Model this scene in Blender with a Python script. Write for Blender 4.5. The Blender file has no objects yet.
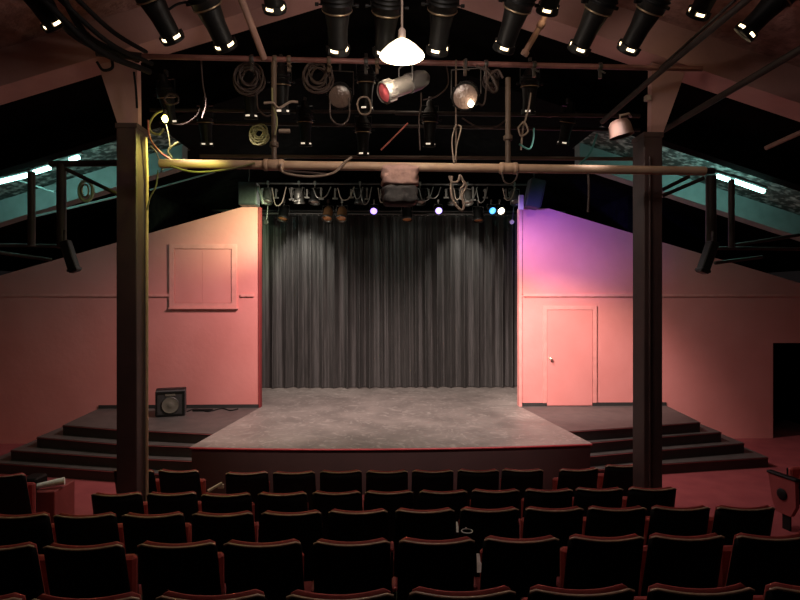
import bpy, math, random
from mathutils import Vector, Matrix, noise
R = math.radians
rnd = random.Random(7)
sc = bpy.context.scene
col = sc.collection

# ------------------------------------------------------------------ camera
EYE = 3.0; F = 560.0; YAW = R(1.6)
cam_d = bpy.data.cameras.new('camera'); cam = bpy.data.objects.new('camera', cam_d); col.objects.link(cam)
cam_d.sensor_width = 36; cam_d.lens = F/800*36; cam_d.shift_y = -3/800
cam_d.clip_start = .05; cam_d.clip_end = 200
cam.location = (0, 0, EYE); cam.rotation_euler = (R(90), 0, -YAW)
sc.camera = cam
sc.view_settings.view_transform = 'Standard'; sc.view_settings.look = 'None'
sc.view_settings.gamma = 1; sc.view_settings.use_curve_mapping = False
sc.view_settings.exposure = 0.0

def ray(px, py):
    u = (px-400)/F; v = (297-py)/F
    return Vector((u*math.cos(YAW)+math.sin(YAW), -u*math.sin(YAW)+math.cos(YAW), v))
def P(px, py, Y):
    r = ray(px, py); return Vector((0, 0, EYE)) + r*(Y/r.y)
def G(px, py, z):
    r = ray(px, py); return Vector((0, 0, EYE)) + r*((z-EYE)/r.z)

# ------------------------------------------------------------------ materials
def nd(nt, t, **k):
    n = nt.nodes.new(t)
    for a, b in k.items(): setattr(n, a, b)
    return n
def mat(name, c, rough=.7, metal=0, c2=None, scale=6, bump=0, bscale=40, emit=None, es=0, detail=4, stretch=None, spec=.5, lo=.35, hi=.65, trans=0, coat=0):
    m = bpy.data.materials.new(name); m.use_nodes = True
    nt = m.node_tree; b = nt.nodes['Principled BSDF']
    b.inputs['Base Color'].default_value = (*c, 1); b.inputs['Roughness'].default_value = rough
    b.inputs['Metallic'].default_value = metal; b.inputs['Specular IOR Level'].default_value = spec
    if trans: b.inputs['Transmission Weight'].default_value = trans
    if coat: b.inputs['Coat Weight'].default_value = coat
    tc = nd(nt, 'ShaderNodeTexCoord'); mp = nd(nt, 'ShaderNodeMapping')
    nt.links.new(tc.outputs['Object'], mp.inputs['Vector'])
    if stretch: mp.inputs['Scale'].default_value = stretch
    if c2 is None: c2 = tuple(min(1, x*1.15+.002) for x in c)
    n = nd(nt, 'ShaderNodeTexNoise'); n.inputs['Scale'].default_value = scale; n.inputs['Detail'].default_value = detail
    nt.links.new(mp.outputs['Vector'], n.inputs['Vector'])
    r = nd(nt, 'ShaderNodeValToRGB'); r.color_ramp.elements[0].position = lo; r.color_ramp.elements[1].position = hi
    r.color_ramp.elements[0].color = (*c, 1); r.color_ramp.elements[1].color = (*c2, 1)
    nt.links.new(n.outputs['Fac'], r.inputs['Fac']); nt.links.new(r.outputs['Color'], b.inputs['Base Color'])
    if bump:
        n2 = nd(nt, 'ShaderNodeTexNoise'); n2.inputs['Scale'].default_value = bscale; n2.inputs['Detail'].default_value = 5
        nt.links.new(mp.outputs['Vector'], n2.inputs['Vector'])
        bp = nd(nt, 'ShaderNodeBump'); bp.inputs['Strength'].default_value = bump; bp.inputs['Distance'].default_value = .03
        nt.links.new(n2.outputs['Fac'], bp.inputs['Height']); nt.links.new(bp.outputs['Normal'], b.inputs['Normal'])
    if emit:
        b.inputs['Emission Color'].default_value = (*emit, 1); b.inputs['Emission Strength'].default_value = es
    return m
M = {}
M['wall'] = mat('pink_paint', (.57,.195,.175), .75, c2=(.61,.22,.20), scale=1.3, bump=.12, bscale=9, spec=.25)
M['trim'] = mat('pink_trim_paint', (.58,.22,.195), .6, spec=.3)
M['edge'] = mat('red_edge_paint', (.20,.03,.03), .6, spec=.2)
M['darkbase'] = mat('black_base_paint', (.02,.018,.017), .6)
M['stage'] = mat('stage_floor_paint', (.145,.128,.113), .5, c2=(.21,.185,.163), scale=1.6, bump=.15, bscale=12, detail=8)
def stage_mat():
    m = M['stage']; nt = m.node_tree; b = nt.nodes['Principled BSDF']
    tc = nd(nt,'ShaderNodeTexCoord'); n1 = nd(nt,'ShaderNodeTexNoise'); n1.inputs['Scale'].default_value = .9; n1.inputs['Detail'].default_value = 3
    nt.links.new(tc.outputs['Object'], n1.inputs['Vector'])
    mx = nd(nt,'ShaderNodeMix', data_type='VECTOR'); mx.inputs[0].default_value = .55
    nt.links.new(tc.outputs['Object'], mx.inputs[4]); nt.links.new(n1.outputs['Color'], mx.inputs[5])
    n2 = nd(nt,'ShaderNodeTexNoise'); n2.inputs['Scale'].default_value = 9; n2.inputs['Detail'].default_value = 8; n2.inputs['Distortion'].default_value = 2.2
    nt.links.new(mx.outputs[1], n2.inputs['Vector'])
    r_ = nd(nt,'ShaderNodeValToRGB'); e = r_.color_ramp.elements; e[0].position = .52; e[0].color = (0,0,0,1); e[1].position = .78; e[1].color = (1,1,1,1)
    nt.links.new(n2.outputs['Fac'], r_.inputs['Fac'])
    old = b.inputs['Base Color'].links[0].from_socket
    mc = nd(nt,'ShaderNodeMix', data_type='RGBA'); nt.links.new(r_.outputs['Color'], mc.inputs[0]); nt.links.new(old, mc.inputs[6]); mc.inputs[7].default_value = (.33,.30,.265,1)
    nt.links.new(mc.outputs[2], b.inputs['Base Color'])
stage_mat()
M['steps'] = mat('step_paint', (.055,.048,.044), .55, c2=(.08,.068,.062), scale=5)
M['riser'] = mat('riser_paint', (.035,.022,.022), .6)
M['front'] = mat('stage_front_paint', (.042,.019,.019), .6, c2=(.05,.022,.022), scale=2)
M['nose'] = mat('red_nosing_paint', (.42,.05,.06), .5)
M['nose_dark'] = mat('dark_red_nosing', (.15,.035,.035), .6)
M['carpet'] = mat('red_carpet', (.22,.035,.04), .9, c2=(.27,.05,.052), scale=3, bump=.2, bscale=120)
M['tier'] = mat('dark_tier_floor', (.03,.03,.028), .85)
M['post'] = mat('dark_post_paint', (.06,.035,.035), .55, c2=(.075,.042,.04), scale=4, bump=.08, bscale=25)
M['beam'] = mat('rose_beam_paint', (.46,.26,.235), .7, c2=(.52,.30,.27), scale=3, bump=.1, bscale=20)
M['ceil'] = mat('rough_rose_ceiling', (.27,.145,.13), .9, c2=(.43,.24,.215), scale=9, bump=1, bscale=16, detail=8)
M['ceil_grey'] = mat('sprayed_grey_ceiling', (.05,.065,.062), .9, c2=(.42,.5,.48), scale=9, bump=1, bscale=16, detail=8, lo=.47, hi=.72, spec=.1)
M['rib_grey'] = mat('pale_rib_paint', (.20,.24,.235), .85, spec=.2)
M['black'] = mat('matte_black', (.003,.003,.003), .95, spec=.02)
M['pipe_brown'] = mat('brown_pipe_paint', (.075,.048,.032), .6, c2=(.10,.065,.045), scale=5)
M['blackmetal'] = mat('black_enamel', (.005,.005,.005), .5, c2=(.009,.0085,.008), scale=12, spec=.22)
M['darkmetal'] = mat('dark_steel', (.05,.045,.042), .45, metal=.5)
M['silver'] = mat('brushed_aluminium', (.22,.20,.18), .42, metal=.8, scale=14)
M['brass'] = mat('worn_brass_ring', (.32,.24,.15), .4, metal=.8)
M['copper'] = mat('amber_reflector', (.45,.22,.10), .3, metal=.7, scale=20)
M['pipe_rust'] = mat('rust_red_pipe', (.13,.05,.045), .5, c2=(.20,.08,.07), scale=7)
M['pipe_tan'] = mat('tan_pipe_paint', (.42,.27,.18), .5, c2=(.52,.36,.25), scale=5)
M['pipe_dark'] = mat('dark_pipe_paint', (.03,.022,.019), .55, spec=.3)
M['pipe_rose'] = mat('rose_pipe_paint', (.27,.16,.13), .6, spec=.3)
M['cable'] = mat('black_cable_rubber', (.007,.006,.006), .7, spec=.15)
M['cable_brown'] = mat('brown_cable_rubber', (.04,.024,.02), .6)
M['cable_pale'] = mat('pale_cable_jacket', (.24,.18,.14), .55)
M['cable_yellow'] = mat('yellow_cable_jacket', (.16,.15,.06), .55)
M['cable_red'] = mat('red_cable_jacket', (.38,.09,.07), .5)
M['cable_teal'] = mat('teal_cable_jacket', (.07,.25,.23), .5)
M['curtain'] = mat('charcoal_velour', (.038,.036,.034), .5, c2=(.07,.065,.061), scale=30, stretch=(1,1,.05))
M['cloth_pink'] = mat('dusty_pink_cloth', (.30,.18,.155), .9, bump=.3, bscale=20)
M['cloth_dark'] = mat('dark_grey_cloth', (.035,.032,.032), .9, bump=.3, bscale=20)
M['red_fabric'] = mat('red_seat_fabric', (.30,.04,.035), .75, c2=(.36,.055,.045), scale=40)
M['red_panel'] = mat('dark_red_panel', (.24,.045,.045), .6)
M['shell'] = mat('black_seat_shell', (.006,.0055,.0055), .6, spec=.2)
M['rim'] = mat('seat_edge_sheen', (.36,.25,.17), .4, c2=(.48,.34,.23), scale=30)  # tan colour stands in for lamp sheen on the seat tops
M['paper'] = mat('white_paper', (.8,.78,.74), .7, c2=(.6,.6,.58), scale=25)
M['wood'] = mat('pale_wood', (.45,.35,.26), .6)
M['knob'] = mat('pale_brass_knob', (.75,.65,.5), .25, metal=.8)
M['speaker_grey'] = mat('grey_speaker_shell', (.022,.02,.02), .6)
M['cone'] = mat('speaker_cone', (.10,.09,.07), .6)
M['speaker_blue'] = mat('dark_slate_shell', (.008,.009,.010), .6)
M['bell'] = mat('worn_beige_enamel', (.15,.09,.075), .6)
M['gel_red'] = mat('red_gel', (.75,.14,.15), .4, emit=(.9,.12,.13), es=.12)
M['glass'] = mat('dim_lens_glass', (.16,.11,.09), .12, bump=.3, bscale=30, spec=.8)
M['amber'] = mat('amber_glass_lens', (.55,.22,.08), .2, spec=.8)
M['enamel'] = mat('cream_enamel', (.35,.27,.22), .4)
def em(name, c, s): return mat(name, (.8,.8,.8), .5, emit=c, es=s)
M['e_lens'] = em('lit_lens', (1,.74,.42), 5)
M['e_bulb'] = em('lit_bulb', (1,.85,.62), 30)
M['e_shade'] = mat('glowing_opal_shade', (.9,.85,.7), .4, emit=(1,.85,.55), es=2.2)
M['e_teal'] = em('lit_fluorescent_tube', (.45,1,.90), 9)
M['e_yellow'] = em('lit_yellow_bulb', (1,.85,.2), 18)
M['e_blue'] = em('lit_blue_lens', (.03,.35,1), 2.5)
M['e_violet'] = em('lit_violet_lens', (.35,.22,1), 3)
M['e_white'] = em('lit_white_lens', (1,.85,.65), 7)
M['e_dim'] = em('faintly_lit_lens', (1,.8,.6), .8)

# ------------------------------------------------------------------ mesh builder
class MB:
    def __init__(s): s.v = []; s.f = []; s.sm = []
    def add(s, vs, fs, smooth=False, mx=None):
        o = len(s.v)
        for p in vs:
            p = Vector(p); s.v.append(mx @ p if mx else p)
        for f in fs: s.f.append([i+o for i in f]); s.sm.append(smooth)
        return s
    def box(s, a, b, mx=None, bev=0):
        x0,y0,z0 = a; x1,y1,z1 = b
        if bev:
            return s.rbox(a, b, bev, mx)
        vs = [(x0,y0,z0),(x1,y0,z0),(x1,y1,z0),(x0,y1,z0),(x0,y0,z1),(x1,y0,z1),(x1,y1,z1),(x0,y1,z1)]
        return s.add(vs, [(0,3,2,1),(4,5,6,7),(0,1,5,4),(1,2,6,5),(2,3,7,6),(3,0,4,7)], mx=mx)
    def rbox(s, a, b, e, mx=None):
        # chamfered box
        import itertools
        vs = []; idx = {}
        c = [(a[i], b[i]) for i in range(3)]
        for sg in itertools.product((0,1), repeat=3):
            for ax in range(3):
                p = [0,0,0]
                for k in range(3):
                    p[k] = c[k][sg[k]] + (0 if k == ax else (e if sg[k] == 0 else -e))
                idx[(sg, ax)] = len(vs); vs.append(p)
        fs = []
        def cen(ids): return sum((Vector(vs[i]) for i in ids), Vector())/len(ids)
        C = Vector([(a[i]+b[i])/2 for i in range(3)])
        def put(ids):
            q = [Vector(vs[i]) for i in ids]; n = (q[1]-q[0]).cross(q[2]-q[0])
            if n.dot(cen(ids)-C) < 0: ids = ids[::-1]
            fs.append(tuple(ids))
        for ax in range(3):
            o = [k for k in range(3) if k != ax]
            for v0 in (0,1):
                ring = []
                for (p, q) in ((0,0),(1,0),(1,1),(0,1)):
                    sg = [0,0,0]; sg[ax] = v0; sg[o[0]] = p; sg[o[1]] = q; ring.append(idx[(tuple(sg), ax)])
                put(ring)
        for ax in range(3):   # edges along ax
            o = [k for k in range(3) if k != ax]
            for (p, q) in ((0,0),(1,0),(1,1),(0,1)):
                s0 = [0,0,0]; s1 = [0,0,0]; s1[ax] = 1
                for t in (s0, s1): t[o[0]] = p; t[o[1]] = q
                put([idx[(tuple(s0), o[0])], idx[(tuple(s0), o[1])], idx[(tuple(s1), o[1])], idx[(tuple(s1), o[0])]])
        for sg in itertools.product((0,1), repeat=3): put([idx[(sg, 0)], idx[(sg, 1)], idx[(sg, 2)]])
        return s.add(vs, fs, mx=mx)
    def tube(s, pts, r, n=8, caps=True):
        pts = [Vector(p) for p in pts]; N = len(pts)
        rr = r if isinstance(r, (list, tuple)) else [r]*N
        vs = []; up = None
        for i, p in enumerate(pts):
            d = (pts[min(i+1, N-1)]-pts[max(i-1, 0)])
            if d.length < 1e-9: d = Vector((0,0,1))
            d.normalize()
            if up is None: up = d.orthogonal().normalized()
            else:
                up = up - d*up.dot(d)
                up = up.normalized() if up.length > 1e-6 else d.orthogonal().normalized()
            w = d.cross(up)
            for k in range(n):
                a = 2*math.pi*k/n; vs.append(p + (up*math.cos(a)+w*math.sin(a))*rr[i])
        fs = [(i*n+k, i*n+(k+1)%n, (i+1)*n+(k+1)%n, (i+1)*n+k) for i in range(N-1) for k in range(n)]
        s.add(vs, fs, True)
        if caps: s.add(vs[:n], [tuple(range(n))[::-1]]); s.add(vs[-n:], [tuple(range(n))])
        return s
    def lathe(s, prof, n=20, mx=None, caps=True):
        # prof: (r, z) listed with z rising
        vs = [(r*math.cos(2*math.pi*k/n), r*math.sin(2*math.pi*k/n), z) for (r, z) in prof for k in range(n)]
        fs = [(i*n+k, i*n+(k+1)%n, (i+1)*n+(k+1)%n, (i+1)*n+k) for i in range(len(prof)-1) for k in range(n)]
        s.add(vs, fs, True, mx)
        if caps:
            if prof[0][0] > 1e-4: s.add(vs[:n], [tuple(range(n))[::-1]], mx=mx)
            if prof[-1][0] > 1e-4: s.add(vs[-n:], [tuple(range(n))], mx=mx)
        return s
    def prism(s, poly, z0, z1, mx=None):
        n = len(poly)
        ar = sum(poly[i][0]*poly[(i+1)%n][1]-poly[(i+1)%n][0]*poly[i][1] for i in range(n))
        if ar < 0: poly = poly[::-1]
        vs = [(p[0], p[1], z0) for p in poly] + [(p[0], p[1], z1) for p in poly]
        fs = [tuple(range(n))[::-1], tuple(range(n, 2*n))] + [(i, (i+1)%n, n+(i+1)%n, n+i) for i in range(n)]
        return s.add(vs, fs, mx=mx)
    def prism_y(s, poly, y0, y1):      # polygon in XZ, pushed along Y
        mx = Matrix(((1,0,0,0),(0,0,-1,0),(0,1,0,0),(0,0,0,1)))
        return s.prism(poly, -y1, -y0, mx)
    def build(s, name, m, parent=None, loc=None):
        me = bpy.data.meshes.new(name); me.from_pydata([tuple(v) for v in s.v], [], s.f)
        me.polygons.foreach_set('use_smooth', s.sm); me.materials.append(m); me.update()
        o = bpy.data.objects.new(name, me); col.objects.link(o)
        if parent: o.parent = parent
        if loc: o.location = loc
        return o
def tag(o, label=None, cat=None, group=None, kind=None):
    if label: o['label'] = label
    if cat: o['category'] = cat
    if group: o['group'] = group
    if kind: o['kind'] = kind
    return o
def empty(name, loc, rz=0):
    o = bpy.data.objects.new(name, None); o.empty_display_size = .1; col.objects.link(o)
    o.location = loc; o.rotation_euler = (0, 0, rz); return o
def copy_tree(o, parent=None):
    c = o.copy(); col.objects.link(c)
    if parent: c.parent = parent
    for ch in list(o.children): copy_tree(ch, c)
    return c
def struct(name, mb, m): return tag(mb.build(name, m), kind='structure')
def smooth_path(pts, k=6):
    pts = [Vector(p) for p in pts]; out = []
    q = [pts[0]*2-pts[1]] + pts + [pts[-1]*2-pts[-2]]
    for i in range(1, len(q)-2):
        for j in range(k):
            t = j/k
            out.append(.5*((2*q[i])+(-q[i-1]+q[i+1])*t+(2*q[i-1]-5*q[i]+4*q[i+1]-q[i+2])*t*t+(-q[i-1]+3*q[i]-3*q[i+1]+q[i+2])*t**3))
    out.append(pts[-1]); return out
def align(p, d, roll=0):
    # matrix at p whose local +Z runs along d
    d = Vector(d).normalized(); q = d.to_track_quat('Z', 'Y')
    return Matrix.Translation(Vector(p)) @ q.to_matrix().to_4x4() @ Matrix.Rotation(roll, 4, 'Z')

# ------------------------------------------------------------------ dimensions
TH = .14
YW = 11.67           # front face of the pink wall
OX0, OX1 = -2.575, 2.83
SH = .71             # stage height
CX = .13
def rib(X): return 6.42 - .32*abs(X-.1)          # underside of the roof ribs
def ceil_z(X): return rib(X) + .38
XL, XR = -9.6, 9.9

# ------------------------------------------------------------------ floor and seating tiers
ROWS = [(6.38, 0.0), (5.53, .09), (4.48, .29), (3.51, .49), (2.48, .70)]
fl = MB(); fl.box((XL,-2.5,-.2),(XR,16.5,0)); fl_o = struct('floor', fl, M['carpet'])
for k, (y, z) in enumerate(ROWS[1:]):
    yf = y+.68
    yb = (ROWS[k+2][0]+.68) if k+2 < len(ROWS) else 1.85
    b = MB(); b.box((XL+.05, yb, 0.0), (3.9 if k == 0 else XR-.05, yf, z)); struct('floor_tier', b, M['carpet'] if k == 0 else M['tier'])
b = MB(); b.box((XL+.05,-2.45,0),(XR-.05,1.85,.92)); struct('floor_tier', b, M['tier'])

# ------------------------------------------------------------------ stage
sl = G(190,447,SH); sr = G(592,443.5,SH); 
arc = []
for i in range(17):
    t = i/16; p = sl.lerp(sr, t); p.y -= .17*4*t*(1-t); arc.append((p.x, p.y))
poly = [(OX0, YW)] + arc + [(OX1, YW)]
stage = empty('stage_platform', (CX, 8.6, 0)); tag(stage, 'grey painted thrust stage platform with dark red front, before the curtain', 'stage')
def into(parent, o):
    o.parent = parent; o.matrix_parent_inverse = Matrix.Translation(-Vector(parent.location)); return o
b = MB(); b.prism(poly, SH-.03, SH); b.box((OX0+.001,YW,SH-.03),(OX1-.001,YW+TH+.01,SH)); b.box((OX0-2.2,YW+TH+.01,SH-.03),(OX1+2.2,15.4,SH)); into(stage, b.build('stage_floor', M['stage']))
inset = [(OX0+.02, YW)] + [(p[0]*(.995)+.001, p[1]+.03) for p in arc] + [(OX1-.02, YW)]
b = MB(); b.prism(inset, 0, SH-.045); into(stage, b.build('front_panel', M['front']))
b = MB(); b.tube([(p[0], p[1]+.005, SH-.018) for p in arc], .017, 8); into(stage, b.build('red_nosing', M['nose']))

def steps(name, label, corners, noses, inner_top, wall_x, side):
    """corners: outer front corners of each level, noses: list of inner points of each nose line."""
    root = empty(name, (wall_x, 10.5, 0)); tag(root, label, 'stage steps')
    H = [SH, SH*.75, SH*.5, SH*.25]
    cw = [G(*c, h) for c, h in zip(corners, H)]
    for k in range(4):
        mid = [G(*n, H[k]) for n in noses[k]]
        wx = wall_x if k == 0 else cw[k].x
        pl = [Vector((wx, YW, 0)), cw[k]] + mid
        # inner edge meets the side of the stage
        last = mid[-1]; prev = mid[-2] if len(mid) > 1 else cw[k]
        e0, e1 = (Vector((OX0, YW)), Vector(arc[0])) if side < 0 else (Vector((OX1, YW)), Vector(arc[-1]))
        d = Vector((last.x-prev.x, last.y-prev.y)); a = Vector((last.x, last.y)); ed = e1-e0
        den = d.x*ed.y-d.y*ed.x; t = ((e0.x-a.x)*ed.y-(e0.y-a.y)*ed.x)/den
        hit = a+d*t
        if hit.y < e1.y-.0:   # passes in front of the stage corner: stop at the corner
            hit = Vector((e1.x+(-.004 if side<0 else .004), e1.y+.01))
        pl[-1] = Vector((hit.x-side*(-1)*.003, hit.y, 0)) if (hit-a).length < 2.0 else last
        pl.append(Vector(((OX0 if side<0 else OX1), YW, 0)))
        q = [(p.x, p.y) for p in pl]
        z0 = 0 if k == 3 else H[k+1]+.0
        b = MB(); b.prism(q, z0, H[k]-.028); pr = into(root, b.build('riser', M['riser']))
        b = MB(); b.prism(q, H[k]-.028, H[k]); tr = into(root, b.build('tread' if k else 'landing', M['steps']))
        ln = [Vector((wx, YW-.02, H[k])), cw[k]] + mid[:-1] + [Vector((pl[-2].x, pl[-2].y, H[k]))]
        b = MB(); b.tube([(p.x, p.y-.004, H[k]-.018) for p in ln], .011, 6); into(root, b.build('nosing', M['nose_dark']))
    return root
steps('stage_steps', 'dark steps fanning down from the stage left of the picture, behind the left post',
      [(63,425),(37,437),(11,450),(-14,462)],
      [[(115,429),(197,433)],[(115,443.5),(192,446.5)],[(115,457),(190,460.5)],[(115,471),(190,475)]], None, G(95,410,SH).x, -1)
steps('stage_steps', 'dark steps fanning down from the stage right of the picture, below the pink door',
      [(700,422),(721,432),(744,443),(768,457)],
      [[(632,427),(580,430.5)],[(632,438.7),(600,441.5)],[(632,452),(600,455)],[(632,465.5),(600,469)]], None, G(670,407,SH).x, 1)

# ------------------------------------------------------------------ pink stage wall (two sides of the opening) and the rest of the shell
def wtop(X):
    z = 4.86 - .29*max(0, abs(X-.25)-3.2); return z
TH = .14
b = MB()
b.prism_y([(XL,0),(OX0,0),(OX0,4.86),(-2.95,4.86),(XL,wtop(XL))], YW, YW+TH); struct('wall_stage_left', b, M['wall'])
DX0 = P(773,400,YW).x; DX1 = DX0+1.25; DT = P(773,343,YW).z
b = MB(); b.prism_y([(OX1,0),(DX0,0),(DX0,DT),(DX1,DT),(DX1,0),(XR,0),(XR,wtop(XR)),(3.45,4.86),(OX1,4.86)], YW, YW+TH); struct('wall_stage_right', b, M['wall'])
# dark passage behind the doorway
b = MB(); b.box((DX0-.3,YW+TH+1.6,0),(XR,YW+TH+1.7,DT+.3)); b.box((DX0-.3,YW+TH,0),(DX0-.2,YW+TH+1.6,DT+.3)); b.box((DX1+.3,YW+TH,0),(DX1+.4,YW+TH+1.6,DT+.3)); b.box((DX0-.3,YW+TH,DT+.3),(XR,YW+TH+1.7,DT+.4)); struct('wall_passage', b, M['black'])
# rails
RZ = 3.04
def trimbox(name, x0, x1, z0, z1, t=.035, m='trim', y=YW):
    b = MB(); b.box((x0, y-t, z0), (x1, y, z1)); return struct(name, b, M[m])
hx0, hx1 = P(170,270,YW).x, P(237,270,YW).x; hz0, hz1 = P(200,308,YW).z, P(200,244,YW).z
trimbox('trim_1', XL, hx0-.003, RZ-.03, RZ+.025)
trimbox('trim_2', hx1+.08, OX0-.12, RZ-.03, RZ+.025)
trimbox('trim_3', OX1+.08, XR, RZ-.03, RZ+.025)
trimbox('trim_4', OX0-.03, OX0, SH, 4.86, .02, 'edge')
trimbox('trim_5', OX1, OX1+.05, SH, 4.86, .03, 'trim')
b = MB(); b.box((OX0, YW-.02, SH), (OX0+.012, YW+TH, 4.86)); struct('trim_6', b, M['edge'])
b = MB(); b.box((OX1-.012, YW-.02, SH), (OX1, YW+TH, 4.86)); struct('trim_7', b, M['trim'])
dx0, dx1 = P(547,350,YW).x, P(592,350,YW).x; dtop = P(570,310,YW).z
trimbox('baseboard_left', G(95,410,SH).x, OX0-.02, SH, SH+.07, .02, 'darkbase')
trimbox('baseboard_right', OX1+.02, dx0-.01, SH, SH+.07, .02, 'darkbase')
trimbox('baseboard_right', dx1+.01, G(670,407,SH).x, SH, SH+.07, .02, 'darkbase')
# door
dr = empty('door_1', ((dx0+dx1)/2, YW, SH)); tag(dr, kind='structure')
b = MB(); b.box((dx0,YW-.022,SH+.012),(dx1,YW-.002,dtop), bev=.004); into(dr, b.build('door_leaf', M['wall']))
b = MB(); w = .09
b.box((dx0-w,YW-.03,SH+.07),(dx0-.008,YW,dtop+.008)); b.box((dx1+.008,YW-.03,SH+.07),(dx1+w,YW,dtop+.008)); b.box((dx0-w,YW-.03,dtop+.008),(dx1+w,YW,dtop+w)); into(dr, b.build('door_frame', M['trim']))
kp = P(550,358.5,YW)
b = MB(); b.lathe([(.012,0),(.012,.03),(.03,.045),(.034,.065),(.024,.082),(.001,.086)], 16, align((kp.x, YW-.02, kp.z), (0,-1,0))); b.lathe([(.035,0),(.035,.006)], 16, align((kp.x, YW-.02, kp.z), (0,-1,0))); into(dr, b.build('door_knob', M['knob']))
# shuttered hatch in the left wall
ht = empty('wall_hatch', ((hx0+hx1)/2, YW, hz0)); tag(ht, 'pink painted wooden hatch with two shutters, high in the wall left of the curtain', 'hatch')
fw = .10
b = MB(); b.box((hx0,YW-.04,hz0),(hx1,YW,hz0+fw)); b.box((hx0,YW-.04,hz1-fw),(hx1,YW,hz1)); b.box((hx0,YW-.04,hz0+fw),(hx0+fw,YW,hz1-fw)); b.box((hx1-fw,YW-.04,hz0+fw),(hx1,YW,hz1-fw)); into(ht, b.build('hatch_frame', M['trim']))
b = MB(); b.box((hx0-.01,YW-.065,hz0-.02),(hx1+.03,YW,hz0+.012)); into(ht, b.build('hatch_sill', M['trim']))
mx_ = (hx0+hx1)/2-.02
for (a, c) in ((hx0+fw+.008, mx_-.002), (mx_+.002, hx1-fw-.008)):
    b = MB(); b.box((a,YW-.02,hz0+fw+.006),(c,YW,hz1-fw-.01)); into(ht, b.build('shutter', M['wall']))
# outer shell
b = MB(); b.box((XL-.1,-2.6,-.2),(XL,YW,5)); struct('wall_left', b, M['wall'])
b = MB(); b.box((XR,-2.6,-.2),(XR+.1,YW,5)); struct('wall_right', b, M['wall'])
b = MB(); b.box((XL,-2.6,-.2),(XR,-2.5,7)); struct('wall_rear', b, M['black'])
b = MB(); b.box((XL,16.4,-.2),(XR,16.5,7)); struct('wall_backstage', b, M['black'])
b = MB(); b.box((-5,YW+TH,0),(-4.9,16.4,5.8)); struct('wall_wing_left', b, M['black'])
b = MB(); b.box((5.2,YW+TH,2.8),(5.3,16.4,5.8)); struct('wall_wing_right', b, M['black'])
def gable(y0, y1, x0, x1, f, t):
    b = MB(); xs = sorted(set([x0, x1] + ([.1] if x0 < .1 < x1 else [])))
    p = [(x, f(x)) for x in xs] + [(x, f(x)+t) for x in xs[::-1]]
    b.prism_y(p, y0, y1); return b
struct('ceiling', gable(-2.6, 6.0, XL-.1, XR+.1, ceil_z, .1), M['ceil'])
struct('ceiling_grid', gable(6.0, 8.1, XL-.1, XR+.1, ceil_z, .1), M['black'])
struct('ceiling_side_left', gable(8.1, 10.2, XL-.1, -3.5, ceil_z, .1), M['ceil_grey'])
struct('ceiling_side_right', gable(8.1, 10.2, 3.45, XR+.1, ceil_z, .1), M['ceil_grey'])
struct('ceiling_centre', gable(8.1, 10.2, -3.5, 3.45, ceil_z, .1), M['black'])  # centre coloured black to darken it where the teal light fades
struct('ceiling_stage', gable(10.2, 16.5, XL-.1, XR+.1, ceil_z, .1), M['black'])
tag(gable(5.8, 6.15, XL, XR, rib, .40).build('roof_beam', M['beam']), 'rose painted gabled roof beam resting on the two posts', 'roof beam')
tag(gable(7.75, 7.95, XL, XR, rib, .40).build('roof_beam', M['black']), 'black painted roof beam just in front of the fluorescent tubes', 'roof beam')
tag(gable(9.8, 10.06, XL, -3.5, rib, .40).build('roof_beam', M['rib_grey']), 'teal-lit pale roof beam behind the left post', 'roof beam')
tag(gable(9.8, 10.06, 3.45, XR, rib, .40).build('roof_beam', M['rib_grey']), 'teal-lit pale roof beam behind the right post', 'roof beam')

# posts
def post(x0, x1, side, label):
    root = empty('support_post', ((x0+x1)/2, 5.95, 0)); tag(root, label, 'post')
    zt = 4.815 if side < 0 else 4.765
    b = MB(); b.box((x0,5.92,0),(x1,6.2,zt-.03), bev=.008); into(root, b.build('post_shaft', M['post']))
    b = MB(); b.box((x0-.008,5.91,zt-.05),(x1+.008,6.21,zt-.0)); into(root, b.build('post_cap', M['post']))
    xo = x0-.20 if side < 0 else x1+.26
    xi = x1-.01 if side < 0 else x0+.10
    if side < 0: pl = [(x0,zt),(x1,zt),(xi,rib(xi)),(xo,rib(xo))]
    else: pl = [(x0+.09,zt),(x1+.02,zt),(xo,rib(xo)),(xi,rib(xi))]
    b = MB(); b.prism_y(pl, 5.95, 6.04); into(root, b.build('knee_bracket', M['beam']))
    return root
pL = post(-2.795, -2.585, -1, 'dark square post with a rose flared bracket, on the left')
pR = post(2.78, 2.98, 1, 'dark square post with a rose flared bracket, on the right')

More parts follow.
